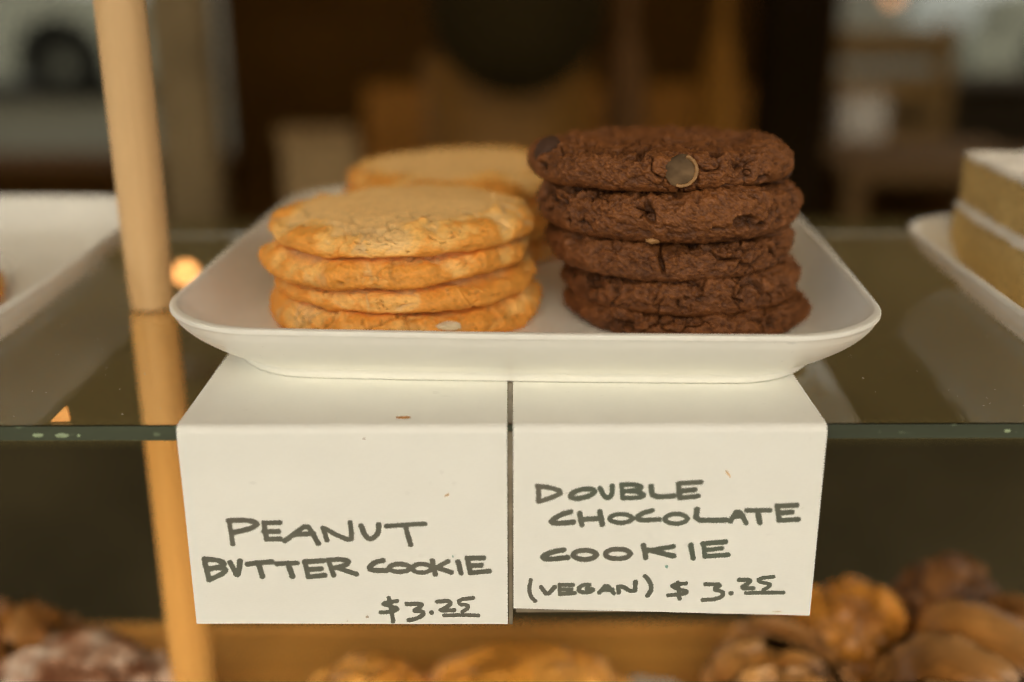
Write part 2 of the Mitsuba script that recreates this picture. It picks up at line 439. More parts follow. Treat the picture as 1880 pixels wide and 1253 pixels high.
        d -= 0.0007 * flake
        pit = sstep(0.74, 0.82, meshkit.noise(q * [520, 520, 620], seed + 33)) * sstep(0.45, 0.6, meshkit.fbm(q * 110, 2, seed + 36))
        d -= pit * 0.0009 * ring
        v2 = v + nrm * d[:, None]
        toast = 0.95 * sstep(0.60, 1.0, r) * (1 - 0.35 * crack * gate) + 1.3 * lump * 2 * ring + 0.9 * mid * ring + 0.6 * fine
        toast = np.clip(toast + 0.35 * ring * (0.5 - v[:, 2] / H) + 0.25 * near * ring, 0, 1)[:, None]
        pale, gold, brown = np.array([0.84, 0.535, 0.215]), np.array([0.84, 0.475, 0.135]), np.array([0.72, 0.305, 0.050])
        col = pale * (1 - sstep(0.05, 0.5, toast)) + gold * sstep(0.05, 0.5, toast)
        col = col * (1 - sstep(0.55, 1.0, toast)) + brown * sstep(0.55, 1.0, toast)
        col = col * (1 + 0.40 * (fine + grain))[:, None]
        col = col * (1 - 0.35 * pit * ring)[:, None]
        col = col * (1 - 0.3 * flake)[:, None]
        inner = (outer * crack * gate)[:, None]
        col = col * (1 - 0.6 * inner) + 0.6 * inner * np.array([0.55, 0.36, 0.17])
    else:
        lump = meshkit.fbm(q * 42, 3, seed) - 0.5
        mid = meshkit.fbm(q * 170, 3, seed + 6) - 0.5
        fine = meshkit.fbm(q * 560, 3, seed + 9) - 0.5
        grain = meshkit.fbm(q * 1500, 2, seed + 19) - 0.5
        f1, f2, cid = worley(v * [1, 1, 0.9] + warp * 0.018, 0.0120, seed + 3)
        gate = sstep(0.50, 0.62, meshkit.fbm(q * 60, 2, seed + 40))
        crack = (1 - sstep(0.01, 0.09, f2 - f1)) * gate
        g1, g2, _ = worley(v + warp * 0.012, 0.0046, seed + 13)
        small = (1 - sstep(0.02, 0.20, g2 - g1)) * sstep(0.46, 0.6, meshkit.fbm(q * 120, 2, seed + 41))
        pit = sstep(0.70, 0.80, meshkit.noise(q * [210, 210, 300], seed + 33)) * sstep(0.44, 0.58, meshkit.fbm(q * 55, 2, seed + 36))
        gate = gate * sstep(0.46, 0.60, meshkit.fbm(q * 95, 2, seed + 60))
        k1, k2, _ = worley(v * [1, 1, 0.55] + warp * 0.024, 0.0210, seed + 63)
        deep = (1 - sstep(0.008, 0.055, k2 - k1)) * sstep(0.44, 0.56, meshkit.fbm(q * 36, 2, seed + 64))
        d = lump * 0.0064 * chunky + mid * 0.0042 + fine * 0.0022 + grain * 0.0013 - crack * gate * 0.0028 - deep * 0.0024 - pit * 0.0020
        hole = np.zeros(len(v))
        for da, dz, wa, wz, sl in dents:                        # hollows where dough has broken away
            a0 = (ph - da + PI) % (2 * PI) - PI
            e = np.hypot((a0 * R + sl * (v[:, 2] - dz * H)) / wa, (v[:, 2] - dz * H) / wz) + 3.2 * warp[:, 1] + 1.2 * warp[:, 2]
            hole = np.maximum(hole, 1 - sstep(0.55, 1.05, e))
        d = d * (0.25 + 0.75 * up) - hole * 0.0030
        v2 = v + nrm * d[:, None]
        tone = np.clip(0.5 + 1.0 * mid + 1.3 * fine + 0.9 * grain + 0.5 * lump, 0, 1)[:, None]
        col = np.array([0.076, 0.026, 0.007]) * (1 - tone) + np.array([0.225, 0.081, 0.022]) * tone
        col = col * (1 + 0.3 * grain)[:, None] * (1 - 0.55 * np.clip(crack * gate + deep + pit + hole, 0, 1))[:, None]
    return v2, f, np.clip(col, 0, 1)


def bend(v, R, bx, by, sag):
    """A stacked cookie droops towards its rim."""
    v = v.copy()
    v[:, 2] += -sag * (v[:, 0] ** 2 + v[:, 1] ** 2) / R ** 2 + bx * v[:, 0] + by * v[:, 1]
    return v


def cookie(name, label, group, kind, x, y, z, R, H, seed, rot=0.0, tilt=(0, 0), sag=0.0, **kw):
    v, f, col = cookie_mesh(R, H, seed, kind, **kw)
    a = rot
    rm = np.array([[math.cos(a), -math.sin(a), 0], [math.sin(a), math.cos(a), 0], [0, 0, 1]])
    v = bend(v @ rm.T, R, tilt[0], tilt[1], sag) + [x, y, z]
    k = thing(name, label, 'cookie', group)
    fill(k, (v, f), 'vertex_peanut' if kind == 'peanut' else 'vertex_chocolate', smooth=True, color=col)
    return k, v, f


FLOOR = PLATE_Z + 0.0074
PG, CG = 'peanut butter cookies stacked on the middle plate', 'chocolate cookies stacked on the middle plate'
front = [
    ('golden peanut butter cookie at the bottom of the front stack with a white nut bit', -0.0480, 0.1160, FLOOR, 0.0608, 0.0150, 11, 1.5, (0.0, 0.0), 0.000),
    ('golden peanut butter cookie second from the bottom of the front stack', -0.0478, 0.1150, FLOOR + 0.0150, 0.0590, 0.0122, 12, 0.3, (0.012, 0.005), 0.0010),
    ('golden peanut butter cookie directly under the top one of the front stack', -0.0518, 0.1160, FLOOR + 0.0274, 0.0596, 0.0112, 13, 3.9, (0.030, 0.0), 0.0012),
    ('golden peanut butter cookie on top of the front stack, its pale flat top showing', -0.0488, 0.1150, FLOOR + 0.0388, 0.0588, 0.0118, 14, 5.2, (0.022, 0.004), 0.0008),
]
fr = []
for lab, x, y, z, R, H, seed, rot, tl, sg in front:
    fr.append(cookie('peanut_butter_cookie', lab, PG, 'peanut', x, y, z, R, H, seed, rot, tl, sg, chunky=1.35 if seed == 11 else 1.1, nphi=720))
rear = [('golden peanut butter cookie at the bottom of the blurred rear stack', 0.0128, 31), ('golden peanut butter cookie second up in the blurred rear stack', 0.0120, 32),
        ('golden peanut butter cookie third up in the blurred rear stack', 0.0120, 33), ('blurred golden peanut butter cookie on top of the rear stack, behind the front stack', 0.0120, 34)]
z = FLOOR
for i, (lab, H, seed) in enumerate(rear):
    cookie('peanut_butter_cookie', lab, PG, 'peanut', -0.0300 + 0.002 * (i % 2), 0.2375, z, 0.0625, H, seed, 0.7 * i, (0, 0), 0.0, nphi=280, n_top=34, n_edge=26)
    z += H - 0.0004
choc = [
    ('dark chocolate cookie at the bottom of the five, resting on the plate', 0.0800, 0.1165, FLOOR, 0.0560, 0.0130, 51, 0.4, (0, 0), 0.0, []),
    ('dark chocolate cookie second from the bottom of the chocolate stack', 0.0770, 0.1140, FLOOR + 0.0120, 0.0528, 0.0165, 52, 2.0, (0.01, 0), 0.0006, [(-1.05, 0.75, 0.0012, 0.0040, 0.4)]),
    ('dark chocolate cookie in the middle of the chocolate stack', 0.0703, 0.1150, FLOOR + 0.0276, 0.0553, 0.0160, 53, 3.0, (0.0, 0), 0.0006, [(-1.2, 0.62, 0.0060, 0.0008, 0.3), (-1.75, 0.6, 0.0007, 0.0045, 0.2), (-0.75, 0.6, 0.0010, 0.0050, 0.8)]),
    ('thick dark chocolate cookie second from the top of the chocolate stack', 0.0690, 0.1150, FLOOR + 0.0428, 0.0570, 0.0200, 54, 4.4, (-0.004, -0.02), 0.0006, [(-1.10, 0.50, 0.0058, 0.0024, 0.7), (-0.96, 0.36, 0.0046, 0.0016, 0.8), (-1.84, 0.72, 0.0016, 0.0036, 0.5), (-2.45, 0.3, 0.001, 0.003, 0)]),
    ('dark chocolate cookie on top of its stack with a big round chip in its side', 0.0657, 0.1150, FLOOR + 0.0622, 0.0556, 0.0168, 55, 0.9, (0.012, -0.06), 0.0004, [(-1.27, 0.86, 0.0036, 0.0016, 0.0), (-1.86, 0.85, 0.0020, 0.0022, 0.0), (-0.86, 0.2, 0.0030, 0.0014, 0.3), (-1.55, 0.1, 0.0020, 0.0020, 0)]),
]
ch = []
for lab, x, y, z, R, H, seed, rot, tl, sg, dents in choc:
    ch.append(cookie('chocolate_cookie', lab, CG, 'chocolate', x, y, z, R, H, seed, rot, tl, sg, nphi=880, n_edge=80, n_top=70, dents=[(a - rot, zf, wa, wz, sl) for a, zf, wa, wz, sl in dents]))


def on_front(v, x, z):
    """The point of a cookie's front at the given x and height."""
    near = (abs(v[:, 0] - x) < 0.0016) & (abs(v[:, 2] - z) < 0.0016)
    p = v[near]
    return p[np.argmin(p[:, 1])]


def blob(r, seed, squash=(1, 1, 1), rough=0.25, sub=3):
    m = trimesh.creation.icosphere(sub, 1.0)
    n = meshkit.fbm(m.vertices * 1.7 + seed * 3.1, 3, seed) - 0.5
    m.vertices *= (1 + rough * 2 * n)[:, None]
    m.vertices *= np.array(squash) * r
    return m


# pieces that sit in the dough
top = ch[4]
c = on_front(top[1], 0.0650, top[1][:, 2].min() + 0.0165)
disc = lathe([(0, -0.0022), (0.0050, -0.0018), (0.0064, -0.0006), (0.0067, 0.0003), (0.0060, 0.0010), (0.0040, 0.0016), (0, 0.0018)], 48).subdivide()
disc.vertices += ((meshkit.fbm(disc.vertices * 260, 3, 77) - 0.5) * 0.0011)[:, None] * [1, 1, 1]
put('chocolate_chip', moved(disc, c + [0, 0.0010, 0.0], -0.14, 0.94, rx=PI / 2 - 0.15), 'chip_milky', top[0], 'big round greyish chocolate chip with a tan rim', smooth=40)
ang = np.linspace(-1.9, 1.3, 30)
cres = tube(np.stack([0.0062 * np.cos(ang), 0.0062 * np.sin(ang), 0 * ang + 0.0008], 1), 0.0008, 8).subdivide()
cres.vertices += (np.stack([meshkit.fbm(cres.vertices * 420 + 7 * s, 3, 5 + s) for s in range(3)], 1) - 0.5) * 0.0012
put('tan_rim', moved(cres, c + [0, 0.0007, 0.0], -0.14, 0.94, rx=PI / 2 - 0.15), 'chip_edge', top[0], smooth=True)
put('chocolate_chip', moved(blob(0.0058, 4, (0.7, 0.9, 1.1), 0.12), (0.0657 + 0.0500, 0.096, top[1][:, 2].min() + 0.0115)), 'chip_dark', top[0], smooth=True)
put('chocolate_chip', moved(blob(0.0070, 5, (0.8, 1.0, 1.0), 0.12), (0.0657 - 0.0500, 0.100, top[1][:, 2].min() + 0.0165), ry=0.5), 'chip_dark', top[0], smooth=True)
sec = ch[3]
c = on_front(sec[1], 0.0560, sec[1][:, 2].min() + 0.0025)
put('nut_bit', moved(blob(0.0028, 7, (1.1, 0.6, 0.55), 0.4), c + [0, 0.0008, 0.0]), 'nut_tan', sec[0], smooth=True)
c = on_front(fr[0][1], -0.0245, fr[0][1][:, 2].min() + 0.0145)
put('nut_bit', moved(blob(0.0044, 10, (1.15, 0.6, 0.42), 0.25), c + [0, -0.0008, 0.0006]), 'nut', fr[0][0], 'small white piece of nut', smooth=True)


# ------------------------------------------------------------------ price signs
WRITING_LEFT = {
    'PEANUT': [[(-106.0,-37.4),(-105.7,-42.0),(-105.4,-46.9)],[(-106.2,-37.3),(-101.5,-37.0),(-97.7,-37.3),(-95.4,-38.4),(-96.6,-39.8),(-100.6,-41.3),(-104.4,-42.1)],[(-93.1,-38.3),(-90.1,-38.2),(-87.1,-38.1)],[(-93.1,-38.1),(-92.8,-41.6),(-92.5,-45.0)],[(-93.3,-41.8),(-87.9,-41.8)],[(-92.5,-45.0),(-87.4,-44.9)],[(-85.8,-45.9),(-81.4,-42.3),(-77.0,-39.0),(-75.0,-42.7),(-73.2,-46.9)],[(-82.1,-43.1),(-74.7,-42.7)],[(-69.9,-45.4),(-70.5,-42.3),(-71.3,-39.7),(-66.1,-43.4),(-60.6,-45.9),(-60.4,-42.0),(-60.8,-38.0)],[(-56.7,-39.5),(-55.8,-42.7),(-54.0,-45.3),(-51.7,-44.3),(-50.3,-42.0),(-50.0,-39.0)],[(-47.2,-39.7),(-40.3,-39.1),(-32.7,-38.7)],[(-40.2,-39.1),(-39.3,-43.4),(-38.4,-47.5)]],
    'BUTTER': [[(-116.7,-53.4),(-116.2,-58.0),(-115.6,-62.3)],[(-116.7,-53.4),(-111.9,-53.8),(-109.1,-55.0),(-110.2,-56.5),(-114.5,-57.5)],[(-114.2,-57.4),(-109.9,-57.1),(-108.7,-58.3),(-111.1,-60.2),(-115.6,-62.3)],[(-107.0,-54.9),(-105.8,-58.0),(-104.8,-60.8),(-103.8,-58.0),(-103.3,-54.3)],[(-100.5,-55.6),(-95.8,-54.9),(-91.3,-54.6)],[(-96.4,-55.2),(-95.7,-58.0),(-95.2,-60.8)],[(-89.3,-55.5),(-85.5,-55.2),(-81.6,-55.2)],[(-85.2,-55.2),(-84.5,-58.0),(-83.8,-60.8)],[(-78.7,-54.7),(-71.5,-54.2)],[(-78.7,-54.7),(-78.2,-58.0),(-77.9,-60.9)],[(-77.9,-58.0),(-72.7,-57.7)],[(-77.9,-61.1),(-71.6,-60.5)],[(-69.7,-54.2),(-68.9,-57.6),(-68.1,-60.5)],[(-69.9,-53.9),(-65.3,-53.6),(-61.8,-54.3),(-63.2,-56.1),(-68.1,-57.5)],[(-66.8,-57.2),(-59.5,-60.0)]],
    'COOKIE': [[(-49.2,-54.3),(-52.1,-54.9),(-54.5,-56.9),(-54.0,-58.4),(-48.0,-58.6)],[(-38.9,-57.5),(-39.3,-58.2),(-40.5,-58.8),(-42.1,-59.1),(-43.9,-59.1),(-45.5,-58.8),(-46.6,-58.2),(-47.0,-57.5),(-46.5,-56.7),(-45.4,-56.1),(-43.8,-55.8),(-42.0,-55.8),(-40.4,-56.1),(-39.3,-56.7),(-38.9,-57.5)],[(-30.9,-57.7),(-31.3,-58.5),(-32.3,-59.2),(-33.8,-59.5),(-35.4,-59.5),(-36.8,-59.2),(-37.8,-58.5),(-38.1,-57.7),(-37.8,-56.8),(-36.7,-56.2),(-35.3,-55.8),(-33.7,-55.8),(-32.2,-56.2),(-31.2,-56.8),(-30.9,-57.7)],[(-30.4,-54.3),(-30.0,-57.6),(-29.4,-60.3)],[(-24.6,-54.7),(-29.5,-57.7)],[(-28.5,-57.4),(-23.4,-59.4)],[(-20.7,-54.9),(-20.1,-57.6),(-19.6,-59.9)],[(-17.1,-53.4),(-11.0,-53.3)],[(-17.1,-53.4),(-16.7,-56.5),(-16.1,-59.6)],[(-16.7,-56.6),(-12.0,-56.4)],[(-16.1,-59.7),(-9.0,-58.9)]],
    '$3.25': [[(-44.3,-71.8),(-50.5,-72.9),(-47.0,-74.1),(-43.9,-75.1),(-46.1,-76.5),(-50.7,-76.8)],[(-47.5,-70.4),(-46.8,-75.1),(-46.2,-80.8)],[(-40.6,-73.2),(-34.3,-73.0),(-36.1,-75.0),(-38.3,-76.2),(-34.9,-76.2),(-34.2,-77.8),(-36.9,-79.5),(-40.1,-80.3)],[(-31.3,-76.9),(-31.3,-77.0)],[(-28.9,-72.2),(-24.9,-71.6),(-23.6,-72.9),(-25.6,-74.7),(-28.4,-76.2),(-22.7,-75.9)],[(-15.1,-70.6),(-20.8,-71.3),(-20.4,-73.5),(-17.4,-73.6),(-17.1,-75.1),(-19.4,-76.6)],[(-26.4,-78.3),(-19.8,-78.0),(-13.3,-78.3)]],
}
WRITING_RIGHT = {
    'DOUBLE': [[(9.7,-23.6),(9.8,-26.4),(9.7,-29.6)],[(9.3,-23.3),(14.0,-23.8),(18.7,-25.7),(15.3,-27.7),(9.9,-29.6)],[(30.4,-25.4),(30.1,-26.2),(29.0,-27.1),(27.3,-27.8),(25.3,-28.3),(23.5,-28.4),(22.1,-28.1),(21.5,-27.5),(21.8,-26.6),(22.9,-25.7),(24.6,-25.0),(26.6,-24.5),(28.4,-24.4),(29.8,-24.7),(30.4,-25.4)],[(32.5,-24.2),(33.6,-26.7),(34.8,-28.3),(36.6,-27.6),(37.0,-25.7),(36.9,-23.4)],[(40.4,-23.0),(40.9,-28.1)],[(40.3,-22.8),(45.2,-22.7),(48.1,-23.6),(46.5,-24.9),(41.1,-25.6)],[(43.5,-25.4),(47.4,-25.9),(49.2,-27.2),(46.6,-28.1),(41.0,-28.3)],[(51.3,-23.4),(52.0,-27.9),(59.8,-27.4)],[(61.3,-22.3),(69.6,-21.8)],[(61.5,-22.6),(62.1,-28.1)],[(61.8,-25.5),(67.5,-24.9)],[(62.1,-28.3),(68.8,-27.5)]],
    'CHOCOLATE': [[(21.7,-33.9),(18.4,-34.8),(14.3,-37.5),(15.4,-38.8),(22.7,-38.2)],[(25.1,-34.6),(26.0,-39.3)],[(25.6,-37.1),(33.2,-36.6)],[(32.6,-33.9),(33.6,-39.2)],[(44.8,-36.7),(44.4,-37.5),(43.2,-38.1),(41.5,-38.5),(39.6,-38.5),(37.9,-38.1),(36.7,-37.5),(36.3,-36.7),(36.7,-35.9),(37.8,-35.2),(39.5,-34.9),(41.4,-34.9),(43.1,-35.2),(44.3,-35.9),(44.8,-36.7)],[(52.1,-33.4),(48.6,-34.4),(46.1,-36.3),(48.1,-37.5),(54.8,-37.1)],[(65.4,-36.9),(65.0,-37.8),(63.9,-38.5),(62.2,-38.9),(60.3,-38.9),(58.6,-38.5),(57.3,-37.8),(56.9,-36.9),(57.3,-36.0),(58.4,-35.3),(60.1,-34.9),(62.0,-34.9),(63.7,-35.3),(64.9,-36.0),(65.4,-36.9)],[(68.8,-33.1),(68.4,-37.5),(74.8,-37.6),(80.0,-37.5)],[(81.5,-38.0),(84.1,-32.8),(87.5,-38.8)],[(82.6,-36.2),(86.2,-35.9)],[(87.4,-33.6),(96.0,-33.5)],[(91.5,-33.8),(92.6,-38.6)],[(98.6,-31.8),(105.8,-31.4)],[(98.7,-31.8),(99.7,-37.5)],[(99.2,-34.7),(104.1,-34.3)],[(99.7,-37.7),(106.9,-37.3)]],
    'COOKIE': [[(19.2,-49.8),(15.5,-50.5),(11.0,-52.6),(12.5,-54.0),(20.8,-53.1)],[(31.7,-51.9),(31.3,-52.8),(30.1,-53.5),(28.3,-53.9),(26.4,-53.9),(24.6,-53.5),(23.4,-52.8),(22.9,-51.9),(23.3,-51.1),(24.5,-50.4),(26.3,-50.0),(28.3,-50.0),(30.0,-50.4),(31.3,-51.1),(31.7,-51.9)],[(44.5,-51.7),(44.1,-52.6),(42.8,-53.3),(40.9,-53.7),(38.8,-53.7),(36.8,-53.3),(35.5,-52.6),(35.0,-51.7),(35.4,-50.8),(36.7,-50.0),(38.6,-49.6),(40.8,-49.6),(42.7,-50.0),(44.0,-50.8),(44.5,-51.7)],[(49.4,-48.1),(50.4,-53.3)],[(60.5,-48.6),(50.4,-50.5)],[(51.0,-50.0),(60.8,-52.6)],[(67.2,-48.1),(68.4,-53.6)],[(71.8,-47.4),(80.2,-46.6)],[(71.9,-47.4),(72.8,-52.6)],[(72.5,-50.1),(78.9,-49.4)],[(72.9,-52.8),(81.6,-52.1)]],
    '(VEGAN)': [[(7.0,-62.7),(6.2,-66.2),(6.9,-70.1),(8.6,-71.9)],[(10.8,-65.8),(13.3,-69.6),(16.0,-65.8)],[(17.9,-64.9),(23.1,-64.9)],[(17.9,-65.1),(18.2,-68.9)],[(18.1,-66.9),(22.5,-66.8)],[(18.2,-68.9),(23.7,-68.5)],[(29.3,-64.9),(26.5,-64.9),(24.9,-66.8),(26.3,-68.2),(29.4,-68.2),(31.2,-66.8),(28.4,-66.6)],[(33.1,-68.3),(35.8,-64.5),(38.8,-68.7)],[(34.3,-67.2),(38.0,-67.1)],[(40.6,-68.3),(40.3,-64.8),(46.8,-68.7),(46.9,-63.7)],[(50.5,-61.3),(52.5,-63.7),(53.2,-66.9),(51.8,-69.7)]],
    '$3.25': [[(66.1,-64.5),(60.3,-65.1),(62.5,-66.8),(66.9,-67.8),(66.1,-69.0),(59.6,-69.7)],[(63.0,-64.1),(64.0,-71.2)],[(73.6,-64.8),(80.1,-64.9),(76.5,-67.1),(80.4,-68.0),(80.7,-69.6),(78.6,-71.3),(73.0,-71.7)],[(83.5,-68.7),(83.7,-68.8)],[(86.5,-63.0),(90.5,-62.8),(90.3,-64.2),(87.0,-66.6),(92.0,-66.6)],[(99.3,-61.6),(93.8,-62.3),(94.0,-63.9),(98.0,-64.6),(98.4,-65.8),(96.0,-67.3)],[(89.3,-68.7),(96.5,-68.6),(103.6,-68.6)]],
}


def folded_card(x0, x1, drop0, drop1, y_face=-0.0034, t=0.0006, back=0.105, seed=0):
    """A strip of card that lies on the shelf and folds down over its front edge. drop0, drop1: the lower edge at x0 and x1."""
    path = [(back, 0.0003 + t)]
    path += [(y, 0.0003 + t) for y in np.linspace(back, 0.002, 22)[1:]]
    r = 0.0032
    path += [(0.0 - 0.0002 + r * 0 - r * math.sin(a) , 0.0003 + t - r + r * math.cos(a)) for a in np.linspace(0.05, PI / 2, 10)]
    yf = path[-1][0]
    rows, n = [], 48
    xs = np.linspace(x0, x1, n)
    zs = np.linspace(0.0, 1.0, 28)[1:]
    outer = []
    for x in xs:
        u = (x - x0) / (x1 - x0)
        dz = drop0 * (1 - u) + drop1 * u
        pts = [(x, y - 0.0, z) for y, z in path] + [(x, yf + (y_face - yf) * min(1, s * 4), path[-1][1] + (dz - path[-1][1]) * s) for s in zs]
        outer.append(pts)
    outer = np.array(outer)                                      # n x m x 3
    wave = (meshkit.fbm(outer * [16, 20, 18] + seed * 9.7, 3, seed) - 0.5) * 0.0010
    face = sstep(-0.004, -0.02, outer[..., 2])
    outer[..., 1] += wave * face
    # a slightly ragged cut at the sides
    du = np.gradient(outer, axis=1)
    nrm = np.cross(du, [1.0, 0, 0])
    nrm /= np.linalg.norm(nrm, axis=-1, keepdims=True)
    if nrm[0, 2, 2] < 0:
        nrm = -nrm
    inner = outer - nrm * t
    N, M = outer.shape[:2]
    v = np.vstack([outer.reshape(-1, 3), inner.reshape(-1, 3)])
    f1 = grid_faces(N, M, False)
    q = N * M
    f = [tri(f1), tri(f1 + q)[:, ::-1]]
    idx = np.arange(q).reshape(N, M)
    loop = np.concatenate([idx[:-1, 0], idx[-1, :-1], idx[:0:-1, -1], idx[0, :0:-1]])
    nxt = np.roll(loop, -1)
    f += [np.stack([loop, nxt, nxt + q], 1)[:, ::-1], np.stack([loop, nxt + q, loop + q], 1)[:, ::-1]]
    m = trimesh.Trimesh(v, np.vstack(f), process=False)
    if m.volume < 0:
        m.invert()
    return m


def chaikin(p, n=2):
    p = np.array(p, float)
    for _ in range(n):
        a, b = p[:-1] * 0.75 + p[1:] * 0.25, p[:-1] * 0.25 + p[1:] * 0.75
        p = np.vstack([p[:1], np.stack([a, b], 1).reshape(-1, 2), p[-1:]])
    return p


def lettering(strokes, width, card, seed):
    """Marker strokes (x, z in millimetres) as thin ink films on the card's face."""
    rng = np.random.default_rng(seed)
    shapes = []
    for s in strokes:
        s = chaikin(s, 1 if len(s) < 8 else 2)
        w = width * (0.92 + 0.16 * rng.random())
        shapes.append(LineString(s).buffer(w / 2, quad_segs=5))
        e = s[-1] if rng.random() < 0.6 else s[0]
        shapes.append(LineString([e, e + 0.01]).buffer(w * 0.55))
    u = unary_union(shapes)
    wob = []
    for g in getattr(u, 'geoms', [u]):
        m = trimesh.creation.extrude_polygon(g.segmentize(0.5), 1.0, engine='earcut')
        wob.append(m)
    m = cat(*wob)
    x, z, d = m.vertices[:, 0] / 1000, m.vertices[:, 1] / 1000, m.vertices[:, 2]
    x = x + (meshkit.noise(np.stack([x * 900, z * 900, 0 * x], 1), seed) - 0.5) * 0.00022
    z = z + (meshkit.noise(np.stack([x * 900, z * 900, 0 * x], 1), seed + 1) - 0.5) * 0.00022
    face = card.vertices[card.vertices[:, 2] < -0.006]
    _, i = cKDTree(face[:, [0, 2]]).query(np.stack([x, z], 1), k=6)
    y = face[i][..., 1].min(1)
    m.vertices = np.stack([x, y - 0.00003 - 0.00007 * d, z], 1)
    m.fix_normals()
    return m


def price_sign(label, x0, x1, d0, d1, writing, seed, sleeve, width):
    k = thing('price_sign', label, 'sign', 'price cards folded over the shelf edge')
    card = folded_card(x0, x1, d0, d1, seed=seed)
    put('card', card, 'card_stock', k, smooth=35)
    for i, (word, st) in enumerate(writing.items()):
        put('lettering', lettering(st, width * (0.84 if word[0] in '$(' else 1), card, seed + i), 'marker_ink', k, f'handwritten {word} in grey-green marker')
    for b in sleeve:
        put('plastic_sleeve', b, 'clear_plastic', k, 'clear plastic edge of the card holder')
    return k, card


s1, card1 = price_sign('folded white card with PEANUT BUTTER COOKIE $3.25 written by hand', -0.1222, -0.0019, -0.0817, -0.0822, WRITING_LEFT, 3,
                       [bbox(-0.0016, 0.00005, -0.0030, -0.0010, -0.0826, -0.002, 0.0002), bbox(-0.0016, 0.00005, 0.0006, 0.10, 0.0001, 0.0008, 0.0002)], 2.05)
s2, card2 = price_sign('folded white card with DOUBLE CHOCOLATE COOKIE (VEGAN) $3.25 written by hand', 0.0003, 0.1146, -0.0752, -0.0788, WRITING_RIGHT, 8,
                       [bbox(0.0012, 0.078, -0.0024, -0.0014, -0.0777, -0.0740, 0.0002)], 2.05)


def mark(px, pz, w, h, card, seed, rot=0.0):
    """A small stain lying on a card's face."""
    a = np.arange(14) * 2 * PI / 14
    rng = np.random.default_rng(seed)
    rad = 0.6 + 0.4 * rng.random(14)
    x, z = w / 2 * rad * np.cos(a), h / 2 * rad * np.sin(a)
    x, z = x * math.cos(rot) - z * math.sin(rot), x * math.sin(rot) + z * math.cos(rot)
    m = trimesh.creation.extrude_polygon(Polygon(np.stack([px + x, pz + z], 1)), 0.00006, engine='earcut')
    face = card.vertices[card.vertices[:, 2] < -0.004]
    _, i = cKDTree(face[:, [0, 2]]).query(m.vertices[:, :2], k=4)
    y = face[i][..., 1].min(1)
    m.vertices = np.stack([m.vertices[:, 0], y - 0.00003 - m.vertices[:, 2], m.vertices[:, 1]], 1)
    m.fix_normals()
    return m


m = blob(0.0022, 21, (1.2, 0.5, 0.12), 0.3, 2)
put('stain', moved(m, (-0.0401, 0.0045, 0.00105)), 'smear', s1, 'small orange-brown crumb stain on the folded top', smooth=True)
put('stain', mark(-0.0243, -0.0268, 0.0026, 0.0012, card1, 3, 0.4), 'smear_pale', s1)
put('stain', mark(-0.0226, -0.0525, 0.0007, 0.0012, card1, 4), 'smear_teal', s1)
put('stain', mark(-0.0562, -0.0788, 0.0016, 0.0014, card1, 5), 'grime', s1)
put('stain', mark(-0.0640, -0.0806, 0.0006, 0.0006, card1, 6), 'smear', s1)
put('stain', mark(-0.0540, -0.0040, 0.0012, 0.0007, card1, 7), 'grime', s1)
put('stain', mark(0.0585, -0.0573, 0.0016, 0.0019, card2, 8, 0.7), 'smear_teal', s2, 'small teal ink mark')
put('stain', mark(0.0795, -0.0185, 0.0042, 0.0012, card2, 9, -0.9), 'smear_pale', s2)
put('stain', mark(0.1020, -0.0770, 0.0045, 0.0005, card2, 10), 'smear_pale', s2)
put('stain', mark(0.1080, -0.0325, 0.0006, 0.0006, card2, 12), 'grime', s2)
put('stain', mark(0.0200, -0.0262, 0.0006, 0.0005, card2, 13), 'grime', s2)

# ------------------------------------------------------------------ wooden post
def post(label, z0, z1, r0, r1, lean, mat):
    k = thing('wooden_post', label, 'post')
    n, sides = 60, 40
    zs = np.linspace(0, 1, n)
    a = np.arange(sides) * 2 * PI / sides
    end = 1 - 0.06 * np.exp(-zs * 160) - 0.06 * np.exp(-(1 - zs) * 160)
    rad = (r0 + (r1 - r0) * zs) * end
    v = np.stack([rad[:, None] * np.cos(a), rad[:, None] * np.sin(a), np.repeat((z0 + (z1 - z0) * zs)[:, None], sides, 1)], -1).reshape(-1, 3)
    v[:, 0] += -0.1775 + lean * v[:, 2]
    v[:, 1] += 0.1515
    f = tri(grid_faces(n, sides))
    c0, c1 = len(v), len(v) + 1
    v = np.vstack([v, v[:sides].mean(0), v[-sides:].mean(0)])
    j = np.arange(sides)
    f = np.vstack([f, np.stack([np.full(sides, c0), (j + 1) % sides, j], 1), np.stack([np.full(sides, c1), (n - 1) * sides + j, (n - 1) * sides + (j + 1) % sides], 1)])
    m = trimesh.Trimesh(v, f, process=False)
    if m.volume < 0:
        m.invert()
    fill(k, m, mat, smooth=40)


post('pale round wooden post standing on the glass shelf beside the plate', 0.0004, 0.42, 0.0109, 0.0118, 0.0, 'pale_wood')
post('round wooden post below the glass shelf, warm glow put into its colour', -0.2494, -0.0064, 0.0113, 0.0113, 0.0, 'warm_lit_wood')

